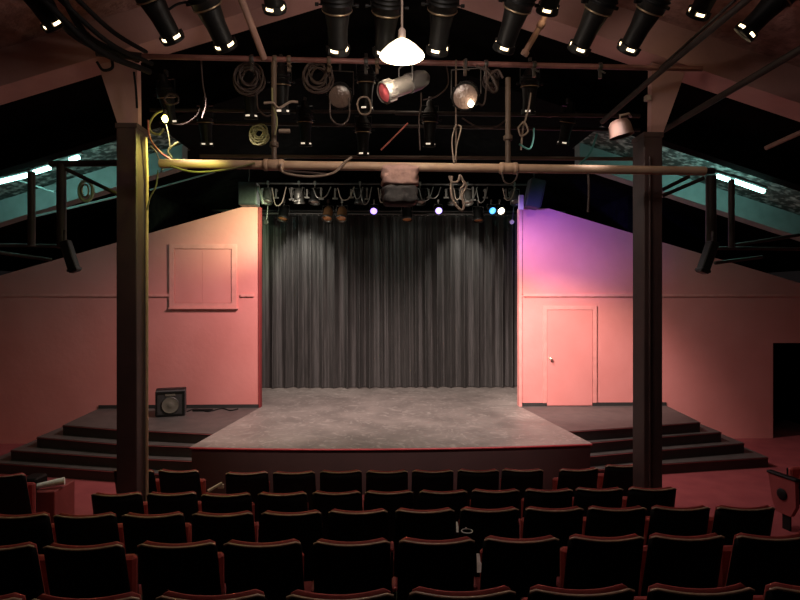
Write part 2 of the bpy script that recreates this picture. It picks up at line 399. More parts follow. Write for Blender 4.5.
# ------------------------------------------------------------------ stage curtain
def curtain():
    b = MB(); x0, x1, z0, z1, Y = -4.2, 4.5, SH+.015, 5.06, 14.1
    nx, nz = 900, 14
    rr = random.Random(3); ph = 0; phs = []; per = .24; amps = []; amp = .05
    tp = .24; ta = .05
    for i in range(nx+1):
        if i % 22 == 0: tp = rr.uniform(.14,.40); ta = rr.uniform(.05,.16)
        per += (tp-per)*.08; amp += (ta-amp)*.08
        ph += 2*math.pi*((x1-x0)/nx)/per; phs.append(ph); amps.append(amp)
    vs = []
    for j in range(nz+1):
        t = j/nz; z = z0+(z1-z0)*t
        for i in range(nx+1):
            x = x0+(x1-x0)*i/nx
            s = math.sin(phs[i]+.25*math.sin(t*3+i*.01)); s = math.copysign(abs(s)**.7, s)
            s = 2*abs(math.sin(phs[i]/2+.12*math.sin(t*3+i*.01)))**.75-1
            d = amps[i]*s*(1-.3*t) + .03*math.sin(x*1.9+t*.8)+.012*math.sin(phs[i]*2.3+t*2)
            vs.append((x, Y+d, z))
    fs = [(j*(nx+1)+i, j*(nx+1)+i+1, (j+1)*(nx+1)+i+1, (j+1)*(nx+1)+i) for j in range(nz) for i in range(nx)]
    b.add(vs, fs, True)
    root = empty('stage_curtain', (CX, 14.1, SH)); tag(root, 'charcoal pleated curtain closing off the back of the stage', 'curtain')
    into(root, b.build('curtain_cloth', M['curtain']))
    b = MB(); b.box((x0, 14.06, 5.03), (x1, 14.14, 5.09)); into(root, b.build('heading_tape', M['darkbase']))
    b = MB()
    for i in range(60):
        x = x0+.1+i*(x1-x0-.2)/59; b.lathe([(.02,0),(.02,.012)], 8, align((x, 14.055, 5.06), (0,-1,0)))
    g = into(root, b.build('grommets', M['silver']))
    b = MB(); b.tube([(x0-.1,14.1,5.16),(x1+.1,14.1,5.16)], .03, 10); into(root, b.build('curtain_track', M['darkmetal']))
curtain()

# ------------------------------------------------------------------ theatre seats
def make_seat():
    root = empty('theatre_seat', (0,0,0))
    W = .243; zt = .99; zb = .42; lean = R(14)
    def back(front, t0, t1, z0, z1, w, bulge, dip, nx=14, nz=8):
        # surface grid of a rounded curved slab; y<0 is the rear (toward the viewer)
        b = MB(); A = []
        for side in (0, 1):
            g = []
            for j in range(nz+1):
                row = []
                for i in range(nx+1):
                    u = -1+2*i/nx; v = j/nz
                    x = u*w*(1+.035*(1-v))
                    # rounded upper corners
                    z = z0+(z1-z0)*v
                    edge = max(0, (abs(u)-.86)/.14); topz = z1-.028*edge**2 - dip*(1-u*u)
                    z = z0+(topz-z0)*v
                    y = -bulge*(1-u*u)
                    th = t0 if side == 0 else t1
                    rr_ = min(1, (1-abs(u))/.07); rv = min(1, (1-v)/.07)
                    k = math.sqrt(max(0, 1-(1-rr_)**2))*math.sqrt(max(0, 1-(1-rv)**2))
                    mid = (t0+t1)/2; yy = mid+(th-mid)*(.25+.75*k)
                    yb_ = y+yy-(z-.42)*math.tan(lean)
                    row.append((x, yb_, z))
                g.append(row)
            A.append(g)
        vs = [p for g in A for r_ in g for p in r_]; n1 = (nx+1)*(nz+1)
        id_ = lambda s, j, i: s*n1+j*(nx+1)+i
        fs = []
        for j in range(nz):
            for i in range(nx):
                fs.append((id_(0,j,i), id_(0,j,i+1), id_(0,j+1,i+1), id_(0,j+1,i)))
                fs.append((id_(1,j,i), id_(1,j+1,i), id_(1,j+1,i+1), id_(1,j,i+1)))
        for i in range(nx):
            fs.append((id_(0,nz,i), id_(0,nz,i+1), id_(1,nz,i+1), id_(1,nz,i)))
            fs.append((id_(0,0,i+1), id_(0,0,i), id_(1,0,i), id_(1,0,i+1)))
        for j in range(nz):
            fs.append((id_(0,j+1,0), id_(1,j+1,0), id_(1,j,0), id_(0,j,0)))
            fs.append((id_(0,j,nx), id_(1,j,nx), id_(1,j+1,nx), id_(0,j+1,nx)))
        b.add(vs, fs, True); return b
    sh = back(False, 0.0, .022, zb-.06, zt-.012, W, .042, .016).build('backrest_shell', M['shell'], root)
    # tan strip along the shell's upper edge, lamp sheen painted in
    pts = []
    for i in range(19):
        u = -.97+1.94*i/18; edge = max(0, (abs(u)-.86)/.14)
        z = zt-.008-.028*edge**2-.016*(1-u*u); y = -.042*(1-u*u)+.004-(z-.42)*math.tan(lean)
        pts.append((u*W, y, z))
    b = MB(); b.tube(pts, .008, 6); b.build('edge_sheen', M['rim'], sh)
    back(True, .022, .062, zb, zt+.001, W-.018, .042, .016).build('backrest_cushion', M['red_fabric'], root)
    b = MB(); b.rbox((-W+.02, .085, .40), (W-.02, .15, .80), .02); b.build('seat_cushion', M['red_fabric'], root)
    b = MB(); b.rbox((-W+.03, .15, .42), (W-.03, .175, .78), .008); b.build('seat_pan', M['shell'], root)
    def arm(x):
        b = MB(); b.rbox((x-.016, .065, .54), (x+.016, .22, .575), .01); a = b.build('armrest', M['red_panel'], root)
        b = MB(); b.box((x-.012, .06, .0), (x+.012, .17, .54)); b.build('end_standard', M['shell'], root)
    arm(-.265+.0)
    return root
seat = make_seat()
sample_used = [False]
def theatre_seat(x, y, z, rz, label, group):
    s = seat if not sample_used[0] else copy_tree(seat)
    sample_used[0] = True
    s.location = (x, y, z); s.rotation_euler = (0, 0, rz); tag(s, label, 'seat', group)
    return s
ordn = ['first','second','third','fourth','fifth','sixth','seventh','eighth','ninth','tenth','eleventh','twelfth']
row_px = [
 [ (134,470), (179,470), (246,472),(293.5,471.5),(340.5,470.5),(387,470.5),(433,470),(479,469.5),(523.5,469),(578.5,468.5),(624,464.5)],
 [ (115.5,493),(171,492.5),(225.5,493.5),(282,492.5),(336.5,491.5),(389,491),(443.5,490.5),(496,489.5),(549.5,489),(600,488),(653.5,487.5)],
 [ (16,514),(83.5,514),(152,513.5),(222,512.5),(291,511.5),(358,510),(425,509),(490,508),(555,507.5),(618,507),(682,506.5),(747,506.5)],
 [ (-7,545),(82,544.5),(176,542.5),(262,541.5),(351.5,540.5),(437,539),(522,537.5),(607.5,536),(688.5,535),(775,535)],
 [ (-36,598),(83,597),(210,594),(340,593),(463,590),(583,588),(703.5,587),(823,586)]]
row_name = ['front row nearest the stage','second row','middle row','fourth row','back row nearest the viewer']
for ri, (row, (ry, rz_)) in enumerate(zip(row_px, ROWS)):
    n = len(row)
    for i, (px, py) in enumerate(row):
        # the seats of a row stand on a gentle line; place each on the row at its own spacing
        yy = ry - .04
        # back top height: lean brings the top about 0.11 nearer the viewer
        p = P(px, py, yy-.11)
        dz = p.z-(rz_+.985)
        # keep the seat standing on its tier: let the distance, not the height, take up the difference
        p2 = G(px, py, rz_+.985)
        yy = p2.y+.14
        x = p2.x
        rot = -x*.035 if ri == 0 else -x*.012
        if ri == 0 and i >= 9: rot = .09
        if ri == 0 and i <= 1: rot = -.08
        rot = -rot if False else rot
        pos = ordn[i]+' seat from the left' if i < n-1 else 'last seat on the right'
        extra = {(0,0): 'black-backed red theatre seat half hidden by the left post, front row',
                 (0,2): 'black-backed red theatre seat right of the lowered seat gap, front row',
                 (0,10): 'black-backed red theatre seat beside the right post, front row end',
                 (0,9): 'black-backed red theatre seat just right of the wider gap, front row'}.get((ri, i))
        theatre_seat(x, yy, rz_, rot, extra or f'black-backed red theatre seat, {row_name[ri]}, {pos}', ['seats in the front row','seats in the second row','seats in the middle row','seats in the fourth row','seats in the back row'][ri])
        print('seat', ri, i, round(x,2), round(yy,2))

# ------------------------------------------------------------------ stage monitor speaker on the left landing
def monitor():
    a = G(153,417,SH); c = G(181,417,SH)
    w = (c-a).length; root = empty('stage_monitor', ((a.x+c.x)/2, a.y+.2, SH)); tag(root, 'grey box loudspeaker standing on the left stage landing', 'loudspeaker')
    root.rotation_euler = (0,0,R(16))
    h = .50; w2 = w/2
    mx = None
    b = MB(); b.rbox((-w2,-.19,0.01),(w2,.22,h), .018); b.build('cabinet', M['speaker_grey'], root)
    b = MB(); z0,z1 = .03,h-.03
    fr = .03
    b.box((-w2+.01,-.205,.02),(w2-.01,-.19,.02+fr)); b.box((-w2+.01,-.205,h-.05),(w2-.01,-.19,h-.02)); b.box((-w2+.01,-.205,.05),(-w2+.04,-.19,h-.05)); b.box((w2-.04,-.205,.05),(w2-.01,-.19,h-.05)); b.build('front_frame', M['blackmetal'], root)
    b = MB(); b.lathe([(.16,0),(.165,.012),(.15,.018)], 28, align((0,-.188,.22),(0,-1,0)), caps=False); b.build('woofer_ring', M['darkmetal'], root)
    b = MB(); b.lathe([(.001,.0),(.05,.002),(.06,-.004),(.15,.014)], 28, align((0,-.198,.22),(0,-1,0)), caps=False); b.build('woofer_cone', M['cone'], root)
    b = MB(); b.box((-.09,-.2,.395),(.09,-.19,.435)); b.build('horn_slot', M['cone'], root)
    b = MB(); b.box((-w2,-.1,h),(w2,.1,h+.012)); b.build('top_handle', M['blackmetal'], root)
monitor()
# black cable and box lying by the wall, right of the speaker
b = MB(); p = G(204,411,SH); b.rbox((p.x-.22,p.y-.05,SH),(p.x+.18,p.y+.02,SH+.045), .008); tag(b.build('floor_box', M['blackmetal']), 'flat black box on the landing floor beside the pink wall', 'box')
pts = [G(x,y,SH)+Vector((0,0,.012)) for x, y in ((187,412),(196,409.5),(208,412),(222,409),(230,411),(238,409.5))]
b = MB(); b.tube(smooth_path(pts), .012, 6); tag(b.build('floor_cable', M['cable']), 'black cable lying along the wall foot right of the loudspeaker', 'cable')

# ------------------------------------------------------------------ aisle seats at the sides
def aisle_seat(loc, rz, label, disc, sign):
    s = copy_tree(seat); s.location = loc; s.rotation_euler = (0,0,rz); tag(s, label, 'seat')
    x = .27*sign
    b = MB()
    yz = [(-.04,.34),(.03,.2),(.24,.2),(.30,.34),(.36,.665),(-.03,.665)]
    if not disc: return s
    mx = Matrix(((0,0,1,x-.03),(1,0,0,0),(0,1,0,0),(0,0,0,1)))
    b.prism(yz, 0, .06, mx); e = b.build('end_panel', M['red_panel'], s)
    b = MB(); b.rbox((x-.045,-.05,.665),(x+.045,.38,.70), .012); b.build('armrest_cap', M['shell'], s)
    if disc:
        b = MB(); b.lathe([(.07,0),(.075,.01),(.06,.022),(.03,.028),(.001,.03)], 20, align((x+.03*sign, .15, .45), (sign,0,0))); b.build('aisle_light', M['shell'], e)
    return s
p = G(12,470,.99); aisle_seat((p.x-.03, p.y, 0), R(4), 'black-backed red aisle seat at the far left edge beside the rolled leaflet', False, 1)
q = G(783,492,.42)
aisle_seat((5.47, 7.02, 0), R(12), 'aisle seat with red end panel and black round light at the right edge', True, -1)
# red side console carrying the leaflet
c0 = G(38,489,.62); c1 = G(59,489,.62)
b = MB(); b.rbox((c0.x, c0.y-.1, 0), (c1.x, c0.y+.35, .62), .01); tag(b.build('side_console', M['red_panel']), 'low dark red box at the aisle beside the far left seat', 'box')
b = MB(); a = Vector((c0.x-.02, c0.y-.05, .665)); c = Vector((c1.x+.03, c0.y+.06, .70))
d = (c-a); b.tube([a, a+d*.3, a+d*.7, c], [.028,.035,.042,.047], 12); tag(b.build('rolled_leaflet', M['paper']), 'rolled white paper leaflet lying on the low red box, left aisle', 'leaflet')
b = MB(); p = G(33,479,.72); b.rbox((p.x-.16,p.y,.0),(p.x+.04,p.y+.25,.72), .02); tag(b.build('aisle_bin', M['shell']), 'small black box standing behind the low red box, left aisle', 'box')

# small things on the seats
def leaf(px, py, z, w, d, rz, m, label, name='paper_leaflet'):
    p = G(px, py, z); b = MB()
    n = 6; vs = []; fs = []
    for i in range(n+1):
        for j in (0,1): vs.append((-w/2+w*i/n, (-.5+j)*d, .014*math.sin(i*1.1)))
    for i in range(n+1):
        for j in (0,1): vs.append((-w/2+w*i/n, (-.5+j)*d, .014*math.sin(i*1.1)+.003))
    o = 2*(n+1)
    for i in range(n):
        a = 2*i; fs.append((o+a, o+a+2, o+a+3, o+a+1)); fs.append((a, a+1, a+3, a+2)); fs.append((a, a+2, o+a+2, o+a)); fs.append((a+1, o+a+1, o+a+3, a+3))
    b.add(vs, fs, True); ob = b.build(name, M[m]); ob.location = (p.x, p.y, z); ob.rotation_euler = (0,0,rz); tag(ob, label, 'leaflet'); return ob
M['paper_teal'] = mat('pale_teal_paper', (.35,.5,.46), .7)

ys = G(490,508,ROWS[2][1]+.985).y+.14-.112-.062
p = P(467,531,ys); b = MB(); b.tube([(p.x+.044*math.cos(a), p.y+.044*math.sin(a), p.z) for a in [i*math.pi/12 for i in range(25)]], .005, 6); b.box((p.x-.006,p.y+.04,p.z-.006),(p.x+.006,p.y+.075,p.z+.006))
tag(b.build('cup_holder', M['paper']), 'pale cup holder ring on the back of a middle row seat', 'cup holder')
def slip(px, py, z, w, h, rz, m, label):
    p = G(px, py, z); b = MB(); mx = Matrix.Translation(p) @ Matrix.Rotation(rz, 4, 'Z') @ Matrix.Rotation(R(-40), 4, 'X')
    b.prism([(-w/2,-h/2),(w/2,-h/2),(w*.1,h/2),(-w*.3,h/2)], 0, .004, mx @ Matrix.Rotation(R(90), 4, 'X')); tag(b.build('paper_slip', M[m]), label, 'paper')
slip(479.5,563,1.20,.045,.12,0,'paper','white slip sticking up between two fourth row seats')
slip(457.5,527,.985,.03,.09,0,'paper','thin pale slip of paper standing between two middle row seats')
slip(556.5,484.5,.695,.10,.11,R(8),'paper','pale triangular paper on a front row seat arm at the right gap')
p = G(222,483,.72); q_ = G(208,491,.66); b = MB(); mx = align(p, q_-p); b.box((-.015,-.012,0),(.015,.012,(q_-p).length), mx); b.box((p.x-.05,p.y-.01,.655),(p.x+.02,p.y+.02,.70)); tag(b.build('seat_strap', M['wood']), 'pale slanting strip leaning on a seat arm in the left front row gap', 'strip')
# ------------------------------------------------------------------ pipes
def pipe(name, pts, r, m, label, cat='pipe', n=12, fittings=(), group=None):
    root = None
    b = MB(); b.tube(pts, r, n)
    o = b.build(name, M[m]); tag(o, label, cat, group)
    for i, (pt, d, rr, L) in enumerate(fittings):
        f = MB(); f.lathe([(rr*.85,-L/2),(rr,-L/2+.008),(rr,L/2-.008),(rr*.85,L/2)], 14, align(pt, d)); c = f.build('pipe_fitting', M[m]); c.parent = o
    return o
YA, YB, YC = 5.6, 5.5, 8.0
pA0, pA1 = P(128,56,YA), P(702,69,YA)
pipe('lighting_pipe', [pA0, pA1], .026, 'pipe_rust', 'thin rusty red lighting pipe running just below the bare bulb lamp', 'pipe')
pB0, pB1 = P(160,163.5,YB), P(705,171,YB)
def onB(px): 
    t = (P(px,165,YB).x-pB0.x)/(pB1.x-pB0.x); return pB0.lerp(pB1, t)
dB = (pB1-pB0).normalized()
c1_, c2_ = onB(274), onB(508)
fit = [(onB(266), dB, .058, .05), (onB(281), dB, .058, .05), (onB(274), dB, .054, .2), (onB(502), dB, .058, .05), (onB(515), dB, .058, .05), (onB(508), dB, .054, .18)]
pipe('lighting_pipe', [pB0, pB1], .043, 'pipe_tan', 'thick tan lighting pipe spanning between the two posts', 'pipe', 16, fit)
def vpipe(px, y0, Yd, base, r, m, label, ring=None):
    top = P(px, y0, Yd)
    f = [(Vector((base.x, base.y, ring)), (0,0,1), r*1.7, .05)] if ring else []
    return pipe('vertical_pipe', [Vector((base.x, base.y, base.z)), Vector((base.x, base.y, top.z))], r, m, label, 'pipe', 12, f)
vpipe(274, 62, YB, c1_+Vector((0,0,.05)), .026, 'pipe_brown', 'tan vertical pipe joining the thick pipe left of centre', (c1_.z+.2))
vpipe(508, 78, YB, c2_+Vector((0,0,.05)), .027, 'pipe_brown', 'tan vertical pipe with a round collar, right of centre', P(508,138,YB).z)
k = onB(456); pipe('vertical_pipe', [k+Vector((0,0,.05)), Vector((k.x, k.y, P(456,60,YB).z))], .009, 'pipe_brown', 'thin tan rod with hanging hook right of the clear lamp', 'pipe')
YCa = 7.0
pipe('rear_pipe', [P(395,113,YCa), P(640,116,YCa)], .026, 'pipe_dark', 'dark rear pipe running behind the right half of the lighting grid', 'pipe')
pipe('rear_pipe', [P(150,110,YCa), P(395,112,YCa+.3)], .022, 'pipe_dark', 'dark rear pipe running behind the left half of the lighting grid', 'pipe')
pipe('rear_pipe', [P(200,156,7.5), P(640,159,7.5)], .024, 'pipe_brown', 'rusty brown pipe just above and behind the thick tan pipe', 'pipe')
pipe('rear_pipe', [P(160,122,7.6), P(640,130,7.6)], .024, 'pipe_dark', 'dark pipe below the rear grid pipe, spanning post to post', 'pipe')
# diagonal braces
pipe('diagonal_brace', [P(237,-12,4.9), P(264,58,5.55)], .032, 'pipe_rose', 'rose painted diagonal pipe coming down to the thin red pipe, left', 'pipe')
pipe('diagonal_brace', [P(524,54,5.3), P(541,25,5.2), P(556,-8,5.1)], .028, 'pipe_rose', 'pale rose short pipe hanging between black spotlights, right of centre', 'pipe',
     fittings=[(P(541,25,5.2), P(541,25,5.2)-P(524,54,5.3), .038, .06), (P(525,53,5.3), P(541,25,5.2)-P(524,54,5.3), .038, .05)])
pipe('diagonal_brace', [P(806,46,4.7), P(662,131,6.4)], .035, 'pipe_dark', 'long dark diagonal pipe rising to the right of the right post', 'pipe')
pipe('diagonal_brace', [P(765,-15,4.3), P(648,82,5.7), P(602,122,6.6)], .03, 'pipe_dark', 'dark diagonal pipe crossing above the right post', 'pipe')
pipe('conduit', [P(735,0,4.7), P(660,68,5.5)], .014, 'pipe_dark', 'thin dark conduit under the ceiling right of the right post top', 'pipe')
pipe('conduit', [P(766,148,6.4), P(806,130,5.9)], .027, 'pipe_rose', 'short rose tube end at the right edge above the fluorescent tube', 'pipe')
# left bundle of dark cables under the ceiling
for i, (a, bb, c) in enumerate([((36,-8),(95,48),(150,72)),((52,-8),(108,40),(152,64)),((70,-8),(112,30),(146,52)),((45,-8),(70,32),(110,55)),((60,-8),(90,36),(138,60))]):
    pts = smooth_path([P(*a,4.7), P(bb[0],bb[1]+2*i%3,5.15), P(*c,5.7)])
    b = MB(); b.tube(pts, .022 if i in (1,2) else .03, 8)
    tag(b.build('ceiling_cable', M['cable']), 'thick black cable in the bundle crossing the ceiling above the left post', 'cable', 'black cable bundle above the left post')
pipe('lighting_pipe', [P(96,52,5.5), P(142,57,5.6)], .04, 'pipe_dark', 'short dark pipe stub across the top of the left post bracket', 'pipe')

# side hanging pipe frames
def side_frame(label, ups, bar, brace, low, Y):
    root = empty('hanging_pipe_frame', P(ups[0][0], 205, Y)); tag(root, label, 'pipe frame')
    for (px, w, y0, y1) in ups:
        r = w*Y/F/2; b = MB(); b.tube([P(px,y0,Y), P(px,y1,Y)], r, 10); into(root, b.build('upright', M['pipe_dark']))
    b = MB(); b.tube([P(*bar[0],Y), P(*bar[1],Y)], .036, 10); into(root, b.build('top_bar', M['pipe_dark']))
    for br in brace:
        b = MB(); b.tube([P(*br[0],Y), P(*br[1],Y+.1)], .022, 8); into(root, b.build('brace', M['pipe_dark']))
    for lo in low:
        b = MB(); b.tube([P(*lo[0],Y), P(*lo[1],Y+.3)], .02, 8); into(root, b.build('lower_rail', M['darkmetal']))
side_frame('dark pipe frame hanging left of the left post', [(31.5,7,172,246),(61.5,9,164,248)], ((50,164),(118,163)), [((66,169),(119,195))], [((-5,245),(64,246)),((-5,252),(52,260))], 6.4)
side_frame('dark pipe frame hanging right of the right post', [(711,10,176,246),(731.5,6,180,248)], ((659,170),(714,171)), [((704,178),(662,196)),((690,176),(662,190))], [((706,248),(806,249)),((735,245),(806,234)),((715,263),(762,257))], 6.4)
def side_lamp(px0, py0, px1, py1, w, label, face):
    a, c = P(px0,py0,6.22), P(px1,py1,6.22); d = c-a; L = d.length
    root = empty('strip_lamp', a); tag(root, label, 'lamp')
    mx = align((0,0,0), d); mx = mx.to_3x3().to_4x4()
    b = MB(); b.rbox((-w/2,-.05,0),(w/2,.05,L), .01, mx); b.build('lamp_housing', M['blackmetal'], root)
    b = MB(); b.rbox((-w/2-.008,-.056,L*.88),(w/2+.008,.056,L*.96), .005, mx); b.build('front_rim', M['blackmetal'], root)
    b = MB(); b.tube([(0,0,0),(0,0,.12)], .015, 8); b.build('hanger', M['darkmetal'], root)
side_lamp(65,241,75,272,.10,'black box lamp hanging tilted from the left pipe frame',1)
side_lamp(713,242,702,273,.13,'black box lamp hanging tilted from the right pipe frame',1)

# ------------------------------------------------------------------ fluorescent tubes
def tube_light(px0, py0, px1, py1, Y, label, power):
    a, c = P(px0,py0,Y), P(px1,py1,Y); root = empty('fluorescent_light', (a+c)/2); tag(root, label, 'light')
    d = (c-a).normalized(); m_ = (a+c)/2
    b = MB(); b.tube([a-m_, c-m_], .032, 10); b.build('tube', M['e_teal'], root)
    b = MB(); up = Vector((0,0,.06)); b.tube([a-m_-d*.04+up, c-m_+d*.04+up], .035, 6); b.build('fitting', M['rib_grey'], root)
    L = bpy.data.lights.new('tube_glow', 'AREA'); L.shape = 'RECTANGLE'; L.size = (c-a).length; L.size_y = .08; L.energy = power; L.color = (.42,1,.88)
    lo = bpy.data.objects.new('tube_glow', L); col.objects.link(lo)
    x = d; z = Vector((0,-.55,-.2)).normalized(); z = (z-x*z.dot(x)).normalized(); y = z.cross(x)
    mt = Matrix((x, y, z)).transposed().to_4x4(); mt.translation = m_+Vector((0,.05,-.02)); lo.matrix_world = mt
tube_light(-30,189,28,175,8.15,'glowing teal fluorescent tube at the far left edge',9)
tube_light(34,172.5,50,167.5,8.15,'short glowing teal fluorescent tube left of the left post',5)
tube_light(717,176,729,180,8.15,'short glowing teal fluorescent tube near the right pipe frame',5)
tube_light(734,181,764,191.5,8.15,'long glowing teal fluorescent tube at the far right',9)
tube_light(70,160,79,157,8.15,'small teal glimpse of fluorescent tube beside the left post',1.5)
# thin teal conduits under the far ceiling
pipe('conduit', [P(15,179,9.0), P(54,192,9.0)], .015, 'rib_grey', 'thin pale conduit crossing the teal ceiling, far left', 'pipe')
pipe('conduit', [P(36,216,9.9), P(120,196,9.9)], .02, 'rib_grey', 'thin pale edge pipe below the teal ceiling, left of left post', 'pipe')
pipe('conduit', [P(150,190,9.9), P(215,172,9.9)], .014, 'rib_grey', 'thin pale edge pipe below the teal ceiling, right of left post', 'pipe')
pipe('conduit', [P(662,196,6.6), P(704,178,6.6)], .013, 'rib_grey', 'thin pale rod slanting beside the right post under teal ceiling', 'pipe')
# clip-on reel hanging at left
rc = P(86,191,7.2); root = empty('cable_reel', rc); tag(root, 'pale round cable reel hanging between the left post and pipe frame', 'cable reel')
b = MB(); b.tube([Vector((.085*math.cos(a),0,.13*math.sin(a))) for a in [i*math.pi/10 for i in range(21)]], .022, 8); b.build('reel_ring', M['rib_grey'], root)
b = MB(); b.tube([Vector((.045*math.cos(a),-.02,.08*math.sin(a))) for a in [i*math.pi/8 for i in range(17)]], .012, 6); b.build('inner_ring', M['silver'], root)

# ------------------------------------------------------------------ lanterns
def make_spot(body='blackmetal', s=1.0):
    """profile spotlight; the housing's local -Z is where it aims"""
    root = empty('profile_spotlight', (0,0,0))
    b = MB(); b.box((-.02,-.03,-.02),(.02,.03,.06)); b.tube([(0,0,-.02),(0,0,-.07)], .012, 8); b.build('pipe_clamp', M['darkmetal'], root)
    b = MB()
    for sx in (-1,1): b.box((sx*.135-.004,-.018,-.30),(sx*.135+.004,.018,-.07))
    b.box((-.139,-.018,-.078),(.139,.018,-.07)); b.build('yoke', M['blackmetal'], root)
    b = MB(); b.lathe([(.10,-.06),(.125,-.03),(.125,.02),(.136,.024),(.136,.03),(.123,.034),(.123,.055),(.134,.059),(.134,.065),(.12,.069),(.12,.09),(.13,.094),(.13,.1),(.115,.104),(.11,.12),(.08,.17),(.06,.20),(.06,.27),(.045,.29)], 20)
    h = b.build('lamp_housing', M[body], root); h.location = (0,0,-.30)
    b = MB(); b.lathe([(.084,-.36),(.088,-.2),(.108,-.06)], 18); b.build('barrel', M[body], h)
    b = MB(); b.lathe([(.128,-.045),(.131,-.041),(.131,-.036),(.128,-.032)], 24, caps=False); b.build('shutter_ring', M['brass'], h)
    b = MB(); b.lathe([(.086,-.378),(.091,-.372),(.091,-.360),(.086,-.355)], 18); b.build('lens', M['e_lens'], h)  # glowing ring wider than the barrel, standing in for leaked light
    b = MB(); b.lathe([(.098,-.41),(.102,-.408),(.102,-.381),(.093,-.381)], 18, caps=False)
    for k in range(4):
        mx = Matrix.Rotation(k*math.pi/2+.4, 4, 'Z'); b.box((.084,-.034,-.39),(.103,.034,-.340), mx)
    b.build('gel_frame', M[body], h)
    for sx in (-1,1):
        b = MB(); b.tube([(sx*.125,0,0),(sx*.155,0,0)], .007, 6); b.tube([(sx*.155,0,0),(sx*.185,0,0)], .016, 8); b.build('tilt_knob', M['blackmetal'], h)
    return root
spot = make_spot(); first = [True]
def hang(px, py, Y, pan, tilt, label, group=None, proto=None, scale=1, roll=0):
    """place so that the housing pivot is seen at px,py"""
    global spot
    src = proto or spot
    if proto is None and first[0]: o = spot; first[0] = False
    elif proto is not None and not proto.get('used'): o = proto; proto['used'] = 1
    else: o = copy_tree(src)
    if 'used' in o: pass
    piv = P(px, py, Y); o.location = piv+Vector((0,0,.30*scale)); o.rotation_euler = (0,roll,pan); o.scale = (scale,)*3
    for ch in o.children:
        if ch.name.startswith('lamp_housing'): ch.rotation_euler = (tilt,0,0)
    tag(o, label, 'spotlight', group); return o
gt = 'black spotlights along the top pipe'
top = [(22,-14,-25,'black profile spotlight at the top left corner'),
 (148,0,-22,'black profile spotlight, top left, above the left post bracket'),
 (205,8,-20,'black profile spotlight, top left, before the rose ceiling panel edge'),
 (268,-32,0,'black profile spotlight barely showing at the top, left of centre'),
 (337,12,3,'upright black profile spotlight just left of the glowing pendant'),
 (387,14,5,'black profile spotlight right behind the glowing pendant cord'),
 (443,12,4,'upright black profile spotlight just right of the glowing pendant'),
 (519,10,14,'black profile spotlight left of the pale rose short pipe'),
 (560,-30,5,'black profile spotlight barely showing right of the rose short pipe'),
 (600,12,18,'black profile spotlight, first of two hanging above the right ceiling panel'),
 (652,12,18,'black profile spotlight just left of the right post bracket'),
 (722,-25,10,'black profile spotlight barely showing top right, left of the diagonal pipe'),
 (783,0,48,'black profile spotlight at the top right corner, tilted left')]
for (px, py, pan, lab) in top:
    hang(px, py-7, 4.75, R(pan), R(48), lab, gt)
tp0, tp1 = P(-10,0,4.75), P(810,0,4.75)
b = MB(); b.tube([(-3.15,4.75,5.72),(3.3,4.75,5.72)], .026, 10); tag(b.build('lighting_pipe', M['pipe_dark']), 'black lighting pipe carrying the top spotlights, above the frame', 'pipe')

# pendant lamp
pd = P(402,38,4.45)
pend = empty('pendant_lamp', pd); tag(pend, 'glowing pendant work lamp with wide opal shade, top centre', 'lamp')
b = MB(); b.tube([(0,0,.02),(0,0,1.75)], .009, 8); b.build('cord', M['cable_pale'], pend)
b = MB(); b.lathe([(.022,-.02),(.03,0),(.03,.06),(.012,.08)], 14); b.build('lamp_socket', M['enamel'], pend)
b = MB(); n=24; b.lathe([(.178,-.145),(.172,-.13),(.12,-.075),(.065,-.03),(.03,-.01)], 28, caps=False); so = b.build('lamp_shade', M['e_shade'], pend)
b = MB(); b.lathe([(.001,-.185),(.05,-.17),(.075,-.13),(.06,-.085),(.025,-.04)], 18); b.build('bulb', M['e_bulb'], pend)
L = bpy.data.lights.new('pendant_light', 'POINT'); L.energy = 27; L.color = (1,.84,.70); L.shadow_soft_size = .10
lo = bpy.data.objects.new('pendant_light', L); col.objects.link(lo); lo.location = pd+Vector((0,0,-.30))

# middle lanterns: can with red gel
def par(name, a, c, r, body, lensm, label, fins=True, arm=None, lens_front=True):
    """a: rear point, c: front point"""
    d = (c-a); Ln = d.length; root = empty(name, (a+c)/2); tag(root, label, 'stage lamp')
    mx = Matrix.Translation(a-(a+c)/2) @ align((0,0,0), d)
    b = MB(); b.lathe([(r*.45,0),(r*.75,Ln*.06),(r*.95,Ln*.2),(r*.98,Ln*.45)], 20, mx); b.build('rear_housing', M['darkmetal'] if body=='silver' else M[body], root)
    b = MB(); b.lathe([(r*.86,Ln*.44),(r*.86,Ln*.8),(r*.9,Ln*.82)], 20, mx, caps=False); b.build('barrel', M[body], root)
    b = MB(); b.lathe([(r*.9,Ln*.8),(r*1.05,Ln*.82),(r*1.05,Ln*.98),(r*.93,Ln)], 20, mx, caps=False)
    for k in range(10):
        m2 = mx @ Matrix.Rotation(k*math.pi/5,4,'Z'); b.box((r*1.04,-.008,Ln*.82),(r*1.12,.008,Ln*.97), m2)
    b.build('front_ring', M[body], root)
    b = MB(); b.lathe([(r*.92,Ln*.955),(r*.7,Ln*.975),(.001,Ln*.985)], 20, mx); b.build('lens', M[lensm], root)
    # yoke and clamp
    up = Vector((0,0,1)); side = d.normalized().cross(up).normalized(); m_ = Vector((0,0,0)); top_ = Vector((0,0,r*2.0))
    b = MB(); b.tube([side*r*1.15, side*r*1.15+top_, -side*r*1.15+top_, -side*r*1.15], .008, 6); b.build('yoke', M['darkmetal'], root)
    b = MB(); b.tube([top_, top_+Vector((0,0,arm if arm else .08))], .013, 8); b.build('hanger', M['darkmetal'], root)
    return root
par('par_can', P(427,77,5.0), P(383,93,4.74), .088, 'silver', 'gel_red', 'silver lamp can with a red gel front, hanging below the pendant', arm=.1)
